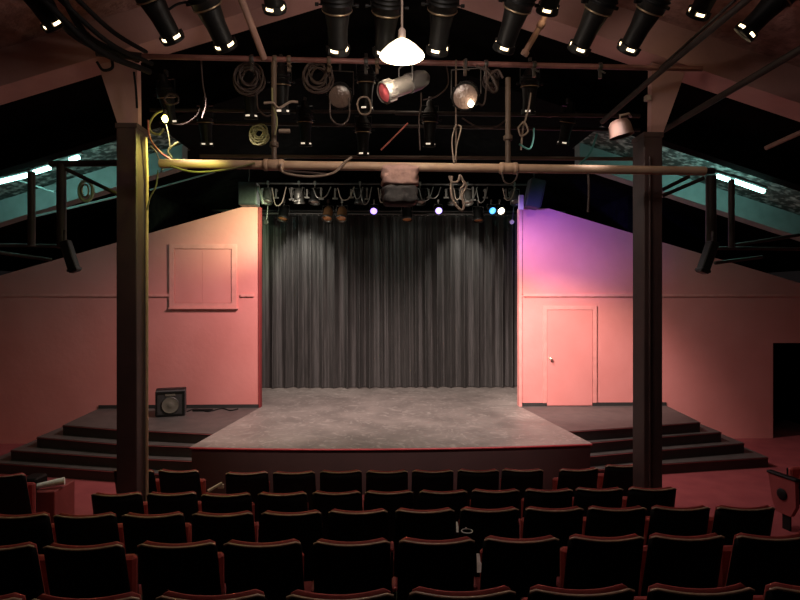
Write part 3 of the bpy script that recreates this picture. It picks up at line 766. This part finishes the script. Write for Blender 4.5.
fr = par('fresnel_lamp', P(467,92,5.65), P(465,97,5.3), .125, 'blackmetal', 'glass', 'round fresnel lamp showing a bright bulb spot, right of the silver can', arm=.1)
bp = P(471,104,5.275); b = MB(); b.lathe([(.001,-.03),(.022,-.015),(.028,0),(.02,.02),(.001,.03)], 12); o = b.build('glowing_bulb', M['e_bulb'], fr, loc=bp-Vector(fr.location))
par('fresnel_lamp', P(340,92,6.2), P(340,97,5.85), .125, 'blackmetal', 'glass', 'dark round fresnel lamp left of the silver can with drooping cable', arm=.15)
# black ellipsoidals hanging in the middle depth, faint front glow imitating leaked light
spot2 = copy_tree(spot)
for ch in spot2.children:
    for g in ch.children:
        if g.name.startswith('lens'):
            g.data = g.data.copy(); g.data.materials[0] = M['e_dim']
spot2['used'] = 0
mid = [(281,82,6.0,0,15,'black lamp hanging near the green-yellow cable, left of centre'),
 (366,80,6.2,0,12,'black lamp hanging between the dark fresnel and the silver can'),
 (363,130,7.2,0,10,'small black lamp hanging lower, above the pipe left of the red rod'),
 (530,84,6.2,0,12,'black lamp hanging right of the tan collared pipe'),
 (568,120,7.4,20,20,'black lamp with teal cable, left of the beige bell lamp'),
 (166,95,6.6,-10,20,'black lamp hanging right of the left post top'),
 (205,120,7.2,0,15,'black lamp hanging right of the yellow bulb'),
 (250,90,6.6,0,10,'black lamp hanging left of the tan vertical pipe'),
 (430,120,7.0,5,10,'black lamp hanging behind the silver can'),
 (305,120,7.2,0,10,'black lamp hanging beneath the brown cable coil')]
for i, (px, py, Y, pan, tilt, lab) in enumerate(mid):
    src = spot2
    if i == 0: o = spot2
    else: o = copy_tree(spot2)
    piv = P(px, py, Y); s_ = .8; o.scale = (s_,)*3; o.location = piv+Vector((0,0,.3*s_)); o.rotation_euler = (0,0,R(pan))
    for ch in o.children:
        if ch.name.startswith('lamp_housing'): ch.rotation_euler = (R(tilt),0,0)
    if 'used' in o: del o['used']
    tag(o, lab, 'spotlight', 'black lamps hanging in the middle of the grid')
# beige bell lamp by the right post, yellow bulb by the left post
root = empty('bell_lamp', P(620,128,5.75)); tag(root, 'beige bell-shaped lamp fixed beside the right post', 'lamp')
b = MB(); b.lathe([(.125,-.09),(.12,-.05),(.11,.03),(.085,.075),(.03,.09)], 20, caps=False, mx=Matrix.Rotation(R(-12),4,'Y')); b.build('lamp_shade', M['bell'], root)
b = MB(); b.tube([(0,0,.08),(0,0,.13),(.09,0,.15),(.16,.1,.15)], .012, 8); b.build('arm', M['enamel'], root)
root = empty('yellow_lamp', P(165,119,5.95)); tag(root, 'small glowing yellow lamp beside the left post top', 'lamp')
b = MB(); b.lathe([(.001,-.035),(.022,-.026),(.032,0),(.022,.026),(.012,.04)], 14); b.build('bulb', M['e_yellow'], root)
b = MB(); b.lathe([(.014,.035),(.022,.04),(.022,.09),(.01,.1)], 12); b.build('lamp_socket', M['darkmetal'], root)
b = MB(); b.tube(smooth_path([(-.02,0,.09),(-.10,0,.05),(-.17,.02,-.05),(-.14,0,-.14),(-.06,0,-.16),(-.01,0,-.10)]), .012, 8); b.build('hose', M['cable_yellow'], root)
L = bpy.data.lights.new('yellow_light', 'SPOT'); L.energy = 46; L.color = (.88,1,.20); L.shadow_soft_size = .05; L.spot_size = R(150); L.spot_blend = .5
lo = bpy.data.objects.new('yellow_light', L); col.objects.link(lo); lo.location = P(180,140,5.98)
lo.rotation_euler = Vector((-.35,-.1,-.75)).to_track_quat('-Z','Y').to_euler()

# ------------------------------------------------------------------ stage lighting batten above the opening
YT = 12.4
def bat(name, y, z, label, r=.025):
    b = MB(); b.tube([(-3.2,y,z),(3.45,y,z)], r, 10); tag(b.build(name, M['darkmetal']), label, 'pipe')
zt1 = P(400,184,YT).z
bat('lighting_batten', YT, zt1, 'upper dark batten carrying small lamps above the curtain')
zt2 = P(400,214,YT+.5).z
bat('lighting_batten', YT+.5, zt2, 'lower dark batten along the curtain top')
def small_par(body, lensm, name, ng=.11):
    root = empty(name, (0,0,0))
    b = MB(); b.box((-.022,-.03,-.03),(.022,.03,.05)); b.tube([(0,0,-.03),(0,0,-.10)], .011, 6); b.build('pipe_clamp', M['silver'], root)
    b = MB(); b.tube([(-ng-.02,0,-.25),(-ng-.02,0,-.10),(ng+.02,0,-.10),(ng+.02,0,-.25)], .009, 6); b.build('yoke', M['silver'] if body=='silver' else M['darkmetal'], root)
    b = MB(); b.lathe([(ng,-.14),(ng,.02),(ng*.95,.08),(ng*.6,.14),(ng*.4,.16)], 16); h = b.build('lamp_housing', M[body], root); h.location = (0,0,-.26)
    b = MB(); b.lathe([(ng*1.12,-.19),(ng*1.15,-.185),(ng*1.15,-.14),(ng*1.02,-.135)], 16, caps=False); b.build('front_ring', M['silver'] if body!='blackmetal' else M['darkmetal'], h)
    b = MB(); b.lathe([(.001,-.175),(ng*.7,-.165),(ng*.95,-.15)], 16); b.build('lens', M[lensm], h)
    return root
bpx = [(268,'silver','glass',-20,'silver lamp nearest the left end'),(284,'blackmetal','amber',-25,'black lamp with amber lens beside the silver end lamp'),
 (299,'silver','glass',10,'silver lamp third from the left'),(315,'blackmetal','glass',-15,'dark lamp between the silver lamps at left'),(328,'copper','amber',-30,'copper lamp left of centre'),
 (342,'copper','amber',-30,'copper lamp nearest the cloth-covered box'),(360,'blackmetal','glass',0,'black lamp left of the violet light'),
 (374,'blackmetal','e_violet',-60,'small lamp glowing violet left of the cloth-covered box'),(390,'silver','glass',-40,'silver lamp under the cloth-covered box, left'),(407,'blackmetal','amber',-20,'dark lamp under the cloth-covered box, right'),
 (420,'blackmetal','glass',-20,'black lamp left of the bright violet light'),(438,'blackmetal','e_violet',-65,'lamp glowing bright violet near the middle'),(453,'blackmetal','glass',-10,'dark lamp behind the pale cable loop'),
 (467,'silver','glass',-20,'silver lamp left of the blue light'),(478,'blackmetal','amber',-15,'dark amber lamp left of the blue light'),
 (491,'blackmetal','e_blue',-65,'lamp glowing blue near the right end'),(499.5,'blackmetal','e_white',-62,'lamp glowing white beside the blue light'),(514,'silver','glass',-30,'silver lamp at the right end')]
protos = {}
for (px, body, lens, tilt, lab) in bpx:
    key = (body, lens)
    if key not in protos: protos[key] = small_par(body, lens, 'batten_lamp'); o = protos[key]
    else: o = copy_tree(protos[key])
    big = lens in ('amber',)
    y = YT+.5 if big else YT
    z = zt2+.28 if big else zt1
    if lens.startswith('e_'): o.scale = (.7,)*3; z = P(px,212,YT).z+.24
    o.location = (P(px,200,y).x, y, z)
    o.rotation_euler = (0,0,R((px-400)*.12))
    for ch in o.children:
        if ch.name.startswith('lamp_housing'): ch.rotation_euler = (R(tilt),0,0)
    tag(o, lab+', above the curtain', 'stage lamp', 'small lamps above the curtain')
# upright white brackets along the batten
for px in (262,276,291.5,307,321,335,351,367,381,414,429,446,460,473,485,506):
    b = MB(); p = P(px, 193, YT-.15); h = rnd.uniform(.16,.3)
    b.box((p.x-.018,p.y-.01,p.z-h/2),(p.x+.018,p.y+.01,p.z+h/2)); b.box((p.x-.05,p.y-.02,p.z-h/2-.03),(p.x+.06,p.y+.02,p.z-h/2)); 
    b.box((p.x-.02,p.y+.01,p.z+h/2-.03),(p.x+.02,p.y+.16,p.z+h/2))
    tag(b.build('lamp_bracket', M['silver']), 'small pale metal bracket on the batten above the curtain', 'bracket', 'pale brackets on the batten above the curtain')
for i, px in enumerate((279,296,322,346,358,366,383,426,434,458,470,482,509)):
    a_ = rnd.uniform(4,9); h = rnd.uniform(9,17)
    pts = [P(px-a_, 188, YT-.2), P(px-a_*.5, 188+h, YT-.22), P(px+a_*.4, 189+h*.8, YT-.22), P(px+a_, 187, YT-.18)]
    b = MB(); b.tube(smooth_path(pts), .012, 6); tag(b.build('lamp_lead', M['cable_pale'] if i % 3 == 0 else M['silver']), 'thin drooping lead between the small lamps above the curtain', 'cable', 'drooping leads between the batten lamps')
# speaker boxes at the two upper corners of the opening
def wedge(px0, py0, px1, py1, w, m, label, Y):
    a, c = P(px0,py0,Y), P(px1,py1,Y); root = empty('corner_speaker', (a+c)/2); tag(root, label, 'loudspeaker')
    mx = Matrix.Translation(a-(a+c)/2) @ align((0,0,0), c-a); L_ = (c-a).length
    b = MB(); b.rbox((-w/2,-w*.45,0),(w/2,w*.45,L_), .02, mx); b.build('cabinet', M[m], root)
    b = MB(); b.rbox((-w/2+.02,-w*.45-.012,.03),(w/2-.02,-w*.45+.0,L_-.03), .005, mx); b.build('grille', M['cloth_dark'], root)
    b = MB(); b.tube([(0,0,L_*.4),(0,0,L_*.4+.35)], .014, 6); b.build('hanger', M['darkmetal'], root)
wedge(249,183,249,206,.36,'speaker_grey','grey loudspeaker hanging at the upper left corner of the stage opening',11.2)
wedge(537,180,531,208,.33,'speaker_blue','slate blue loudspeaker hanging at the upper right corner of the stage opening',11.3)
b = MB(); q0, q1 = P(258,186,11.1), P(263,204,11.1); b.tube([q0,q1], .03, 8); tag(b.build('hanging_bracket', M['silver']), 'pale metal strut beside the upper left loudspeaker', 'bracket')
b = MB(); q0 = P(521,200,11.3); b.rbox((q0.x-.05,q0.y-.04,q0.z-.2),(q0.x+.05,q0.y+.04,q0.z+.1), .01); tag(b.build('hanging_bracket', M['wood']), 'pale wooden block on the wall top beside the slate loudspeaker', 'bracket')
# curtain-side pulleys
for px, py, lab in ((266,222,'small white pulley hanging at the curtain top left'),(512,222,'small white pulley hanging at the curtain top right')):
    root = empty('pulley', P(px,py,12.6)); tag(root, lab, 'pulley')
    b = MB(); b.lathe([(.05,-.02),(.06,-.015),(.045,0),(.06,.015),(.05,.02)], 14, align((0,0,0),(.3,1,0))); b.build('wheel', M['silver'], root)
    b = MB(); b.tube([(0,0,.0),(.02,0,.12),(.04,0,.36)], .014, 6); b.build('hook', M['silver'], root)

# ------------------------------------------------------------------ cloth-covered box on the thick pipe
def cloth_box():
    c = P(399.5,186,YB-.12); root = empty('covered_projector', c); tag(root, 'box wrapped in crumpled dusty pink and dark cloth, hanging under the thick pipe', 'covered box')
    def lump(z0, z1, w, d, m, nm, sd):
        b = MB(); n = 36; nz = 10; vs = []
        for j in range(nz+1):
            t = j/nz; z = z0+(z1-z0)*t
            sq = 1-.25*max(0, (t-.85)/.15)-.12*max(0, (.12-t)/.12)
            for k in range(n):
                a = 2*math.pi*k/n; ca, sa = math.cos(a), math.sin(a)
                p = 5; r = 1/((abs(ca)**p+abs(sa)**p)**(1/p))
                x, y = ca*r*w*sq, sa*r*d*sq
                nn = noise.noise(Vector((x*14+sd, y*14, z*16)))*.022+noise.noise(Vector((x*35+sd, y*35, z*30)))*.010
                vs.append((x+ca*nn*1.3, y+sa*nn*1.3, z+nn*.5))
        fs = [(j*n+k, j*n+(k+1)%n, (j+1)*n+(k+1)%n, (j+1)*n+k) for j in range(nz) for k in range(n)]
        fs += [tuple(range(n))[::-1], tuple(range(nz*n, nz*n+n))]
        b.add(vs, fs, True); b.build(nm, M[m], root)
    lump(-.01,.185,.172,.16,'cloth_pink','pink_cloth',3)
    lump(-.18,-.005,.165,.15,'cloth_dark','dark_cloth',9)
    b = MB(); b.tube([(0,.0,.17),(0,.12,.22)], .02, 8); b.build('hanger', M['darkmetal'], root)
cloth_box()

# ------------------------------------------------------------------ cables
def cable(px_pts, Y, r, m, label, name='hanging_cable', dy=0):
    pts = []
    for i, q_ in enumerate(px_pts):
        yy = Y + (q_[2] if len(q_) > 2 else 0)
        pts.append(P(q_[0], q_[1], yy))
    b = MB(); b.tube(smooth_path(pts), r, 6); return tag(b.build(name, M[m]), label, 'cable')
yb = YB-.07
cable([(170,166),(195,172),(230,169),(255,163)], yb, .010, 'cable_yellow', 'yellowish cable sagging along the left end of the thick pipe')
cable([(281,164),(283,172),(300,176),(320,176),(335,172),(345,162),(352,157)], yb, .012, 'cable_pale', 'pale cable drooping beneath the thick pipe left of the covered box')
cable([(284,171),(300,172),(326,174)], yb, .010, 'cable_brown', 'rose cable running just under the thick pipe left of centre')
cable([(452,176),(451,186),(453,200),(461,210),(464,205),(462,195),(466,186),(461,178)], yb, .013, 'cable_pale', 'pale knotted cable loop hanging from the thick pipe')
cable([(449,176),(452,182),(458,181),(460,175),(464,184),(460,189)], yb-.02, .011, 'cable_pale', 'short pale cable knot at the top of the hanging loop')
cable([(502,172),(504,181),(510,184),(516,179),(518,171)], yb, .008, 'cable_brown', 'small brown cable loop under the collared pipe joint')
cable([(456,124),(452,140),(454,165)], YB-.03, .007, 'cable_pale', 'pale cable hanging beside the thin tan rod')
cable([(458,125),(461,128),(457,145),(455,160)], YB-.05, .007, 'cable_pale', 'second pale cable twisted around the thin tan rod')
cable([(474,100),(483,105),(486,90),(486,66)], 5.4, .009, 'cable_brown', 'brown cable rising from the lit fresnel lamp')
cable([(462,118),(478,127),(495,127),(506,120)], 6.5, .010, 'cable_brown', 'brown cable sagging between the thin rod and collared pipe')
cable([(330,100),(331,118),(341,125),(349,117),(349,98)], 5.5, .009, 'cable_brown', 'brown cable loop drooping under the dark fresnel lamp')
cable([(257,92),(258,108),(266,116),(273,114)], 5.7, .009, 'cable_brown', 'brown cable hanging in an arc left of the tan pipe')
cable([(272,88),(273,105),(277,120),(275,135)], 5.4, .009, 'cable_yellow', 'yellow-green cable hanging along the left tan pipe')
cable([(264,103),(273,103),(279,108),(290,102),(298,102)], 5.38, .012, 'cable_pale', 'pale crossing strap tied over the left tan pipe')
cable([(279,131),(290,131)], 5.38, .02, 'cable_pale', 'pale short strap bar low on the left tan pipe')
cable([(357,104),(360,98),(368,98),(371,108),(368,114),(360,113),(357,104)], 5.6, .009, 'cable_pale', 'small pale ring of cable left of the silver can')
cable([(381,150),(394,137),(408,123)], 5.6, .009, 'cable_red', 'thin red rod-like cable slanting above the covered box')
cable([(421,93),(421,105),(419,120),(420,150)], 5.5, .008, 'cable_brown', 'dark cable falling from the silver can to the thick pipe')
cable([(531,93),(529,106),(526,118),(523,128),(521,150)], 5.9, .010, 'cable_pale', 'pale cable bunch hanging from the lamp right of centre')
cable([(518,128),(524,122),(528,131),(521,136),(518,128)], 5.85, .010, 'cable_pale', 'pale cable knot below the lamp right of centre')
cable([(519,144),(529,149),(533,141),(534,128)], 5.85, .010, 'cable_teal', 'pale teal cable curling under the lamp right of centre')
cable([(597,134),(593,146),(588,156),(578,166)], 7.0, .014, 'cable_teal', 'teal cable hanging left of the bell lamp')
cable([(476,66),(488,72),(497,88),(492,92),(487,80),(497,70),(503,78)], 5.55, .014, 'cable_brown', 'brown cable tangle under the thin red pipe right of the lit fresnel')
cable([(588,172),(589,190),(588,212)], 5.5, .012, 'cable_brown', 'short brown line hanging from the thick pipe near the right post')
cable([(423,100),(437,96),(448,84),(446,62)], 5.7, .008, 'cable_brown', 'brown cable arcing behind the silver can')
cable([(148,120),(150,138),(160,152),(172,160)], 5.7, .010, 'cable_red', 'red cable running down from the left post top to the thick pipe')
cable([(166,124),(169,137),(170,150)], 5.5, .007, 'cable_yellow', 'thin yellow cable below the yellow bulb')
cable([(158,170),(156,186),(150,198),(147,210)], 5.6, .008, 'cable_yellow', 'yellow cable curving down to the left post side')
cable([(150,146),(156,152),(162,168),(160,172)], 5.6, .008, 'cable_pale', 'pale cable looping round the pipe end at the left post')
cable([(178,142),(168,150),(172,158)], 5.5, .010, 'cable_yellow', 'short yellow cable above the thick pipe left end')
cable([(164,99),(170,94),(178,97),(177,103),(168,104),(164,99)], 5.9, .010, 'cable_brown', 'small brown cable ring right of the left post bracket')
cable([(172,124),(184,124),(196,116),(200,108)], 5.9, .008, 'cable_brown', 'brown cable curving right from the yellow bulb')
cable([(201,60),(203,85),(206,103),(202,118)], 5.7, .009, 'cable_brown', 'thin rust cable hanging from the thin red pipe, left')
cable([(97,62),(103,70),(112,68),(112,60)], 5.5, .014, 'cable', 'black cable loop at the left post bracket')
cable([(134,72),(136,90),(137,108)], 5.7, .012, 'cable', 'black cable running down the left post bracket')
cable([(168,10),(178,4),(190,2),(205,4)], 4.7, .010, 'cable', 'black cable linking the two top left spotlights')
for (px, py, Y, rx, m, lab) in ((318,76,5.66,15,'cable_brown','large brown cable coil hanging under the thin red pipe, left of centre'),
     (249,78,5.75,15,'cable_brown','brown cable coil hanging at the far left of the thin red pipe'),
     (259,134,6.4,9,'cable_yellow','olive cable coil hanging above the thick pipe, left'),
     (491,80,5.75,8,'cable_brown','small brown cable coil right of the lit fresnel lamp')):
    c = P(px, py, Y); b = MB(); pts = []
    rr2 = rx*Y/F
    for i in range(6*20+1):
        a = i*2*math.pi/20; k = i/120
        r_ = rr2*(.72+.28*math.sin(k*17)); pts.append(c+Vector((r_*math.cos(a), .05*(k-.5)+.02*math.sin(i*.7), r_*1.05*math.sin(a)-.03*math.sin(k*9))))
    b.tube(pts, .011, 6); tag(b.build('cable_coil', M[m]), lab, 'cable coil')
# conduit down the left post's inner side
b = MB(); x = -2.564; b.tube([(x,6.12,.1),(x,6.12,3.5),(x+.01,6.1,4.3),(x+.03,6.02,4.7)], .018, 8); tag(b.build('post_conduit', M['pipe_tan']), 'thin conduit running down the inner side of the left post', 'conduit')
b = MB(); x = 2.835; b.tube([(x,5.905,.1),(x,5.905,4.5)], .014, 8); tag(b.build('post_conduit', M['post']), 'thin painted conduit running up the front of the right post', 'conduit')
b = MB(); p = P(648,98,5.93); b.rbox((p.x-.03,p.y-.02,p.z-.03),(p.x+.03,p.y+.04,p.z+.03), .006); tag(b.build('junction_box', M['enamel']), 'small pale junction box on the right post bracket', 'box')

# clamps sitting on the pipes (small lit bits)
def clamp(px, pp0, pp1, m, label):
    X = P(px,100,pp0.y).x; t = (X-pp0.x)/(pp1.x-pp0.x); c = pp0.lerp(pp1, t)
    b = MB(); b.lathe([(.035,-.02),(.04,-.015),(.04,.015),(.035,.02)], 12, align(c, pp1-pp0)); b.box((c.x-.015,c.y-.015,c.z-.12),(c.x+.015,c.y+.015,c.z-.03)); b.tube([(c.x-.0,c.y-.04,c.z-.06),(c.x+.03,c.y-.06,c.z-.09)], .010, 6)
    tag(b.build('pipe_clamp', M[m]), label, 'clamp', 'clamps on the thin red pipe')
for px in (252,275,289,329,366,377,465,486,534,600): clamp(px, pA0, pA1, 'pipe_brown' if px % 2 else 'darkmetal', 'small metal clamp on the thin red lighting pipe')

# ------------------------------------------------------------------ lights
def spotl(name, loc, tgt, e, c, ang, blend=.6, size=.12):
    L = bpy.data.lights.new(name, 'SPOT'); L.energy = e; L.color = c; L.spot_size = R(ang); L.spot_blend = blend; L.shadow_soft_size = size
    o = bpy.data.objects.new(name, L); col.objects.link(o); o.location = loc
    o.rotation_euler = (Vector(tgt)-Vector(loc)).to_track_quat('-Z','Y').to_euler(); return o
def pointl(name, loc, e, c, size=.1):
    L = bpy.data.lights.new(name, 'POINT'); L.energy = e; L.color = c; L.shadow_soft_size = size
    o = bpy.data.objects.new(name, L); col.objects.link(o); o.location = loc; return o
WARM = (1,.83,.68)
# front wash from the top pipe lanterns onto the stage and walls
spotl('front_wash', (-2.0,5.15,5.0), (-.4,11.2,.75), 620, (1,.84,.76), 58, .8)
spotl('front_wash', (2.2,5.15,5.0), (.8,11.2,.75), 620, (1,.84,.76), 58, .8)
spotl('stage_flood', (-.9,9.5,5.1), (-2.4,YW,1.3), 1050, (1,.74,.71), 106, 1)
spotl('stage_flood', (1.4,9.5,5.1), (2.9,YW,.7), 980, (1,.77,.73), 112, 1)
spotl('door_wash', (1.2,8.4,4.3), (3.75,YW,1.5), 1800, (1,.80,.74), 50, .9)
spotl('aisle_fill', (-1.6,8.2,5.3), (-4.0,7.0,0), 260, (1,.84,.78), 75, 1)  # unseen fills added to brighten the aisle floor and leaflet
spotl('aisle_fill', (1.9,8.2,5.3), (4.4,7.2,0), 220, (1,.84,.78), 75, 1)
spotl('batten_wash', (-2.0,13.2,5.2), (-1.95,14.1,3.2), 220, (1,.97,.87), 75, 1, .05)
spotl('batten_wash', (1.9,13.2,5.2), (1.9,14.1,3.2), 160, (1,.95,.86), 70, 1, .05)
pointl('batten_fill', (-1.9,11.7,4.95), 22, (1,.95,.82), .1)  # fills added to brighten the lamps and brackets above the curtain
pointl('batten_fill', (1.7,11.7,4.95), 18, (1,.93,.82), .1)
spotl('yellow_pipe_fill', P(200,148,5.15), P(196,166,5.5), 9, (.95,1,.2), 120, 1, .04)  # extra spot added just to yellow the thick pipe's left end
spotl('curtain_cross_fill', (-3.3,13.55,4.6), (-.6,14.15,2.4), 60, (1,.92,.84), 70, 1, .05)  # side spots added to deepen the shading of the curtain folds
spotl('curtain_cross_fill', (3.6,13.5,4.6), (.9,14.15,2.2), 45, (1,.90,.84), 70, 1, .05)
# coloured accents
spotl('yellow_accent', (-1.6,10.3,4.6), (-2.8,YW,4.45), 480, (.72,1,.55), 62, 1)
spotl('violet_accent', (1.6,9.4,4.4), (3.6,YW,4.2), 850, (.20,.12,1), 50, 1)
pointl('grid_glow', (.4,7.0,5.6), 6, (1,.8,.62), .3)
pointl('ceiling_fill', (.2,3.4,5.3), 44, (1,.86,.80), .3)  # unseen fill added above the seats to brighten the ceiling
w = bpy.data.worlds.new('dark_room'); sc.world = w; w.use_nodes = True
w.node_tree.nodes['Background'].inputs[0].default_value = (.5,.4,.4,1); w.node_tree.nodes['Background'].inputs[1].default_value = .01
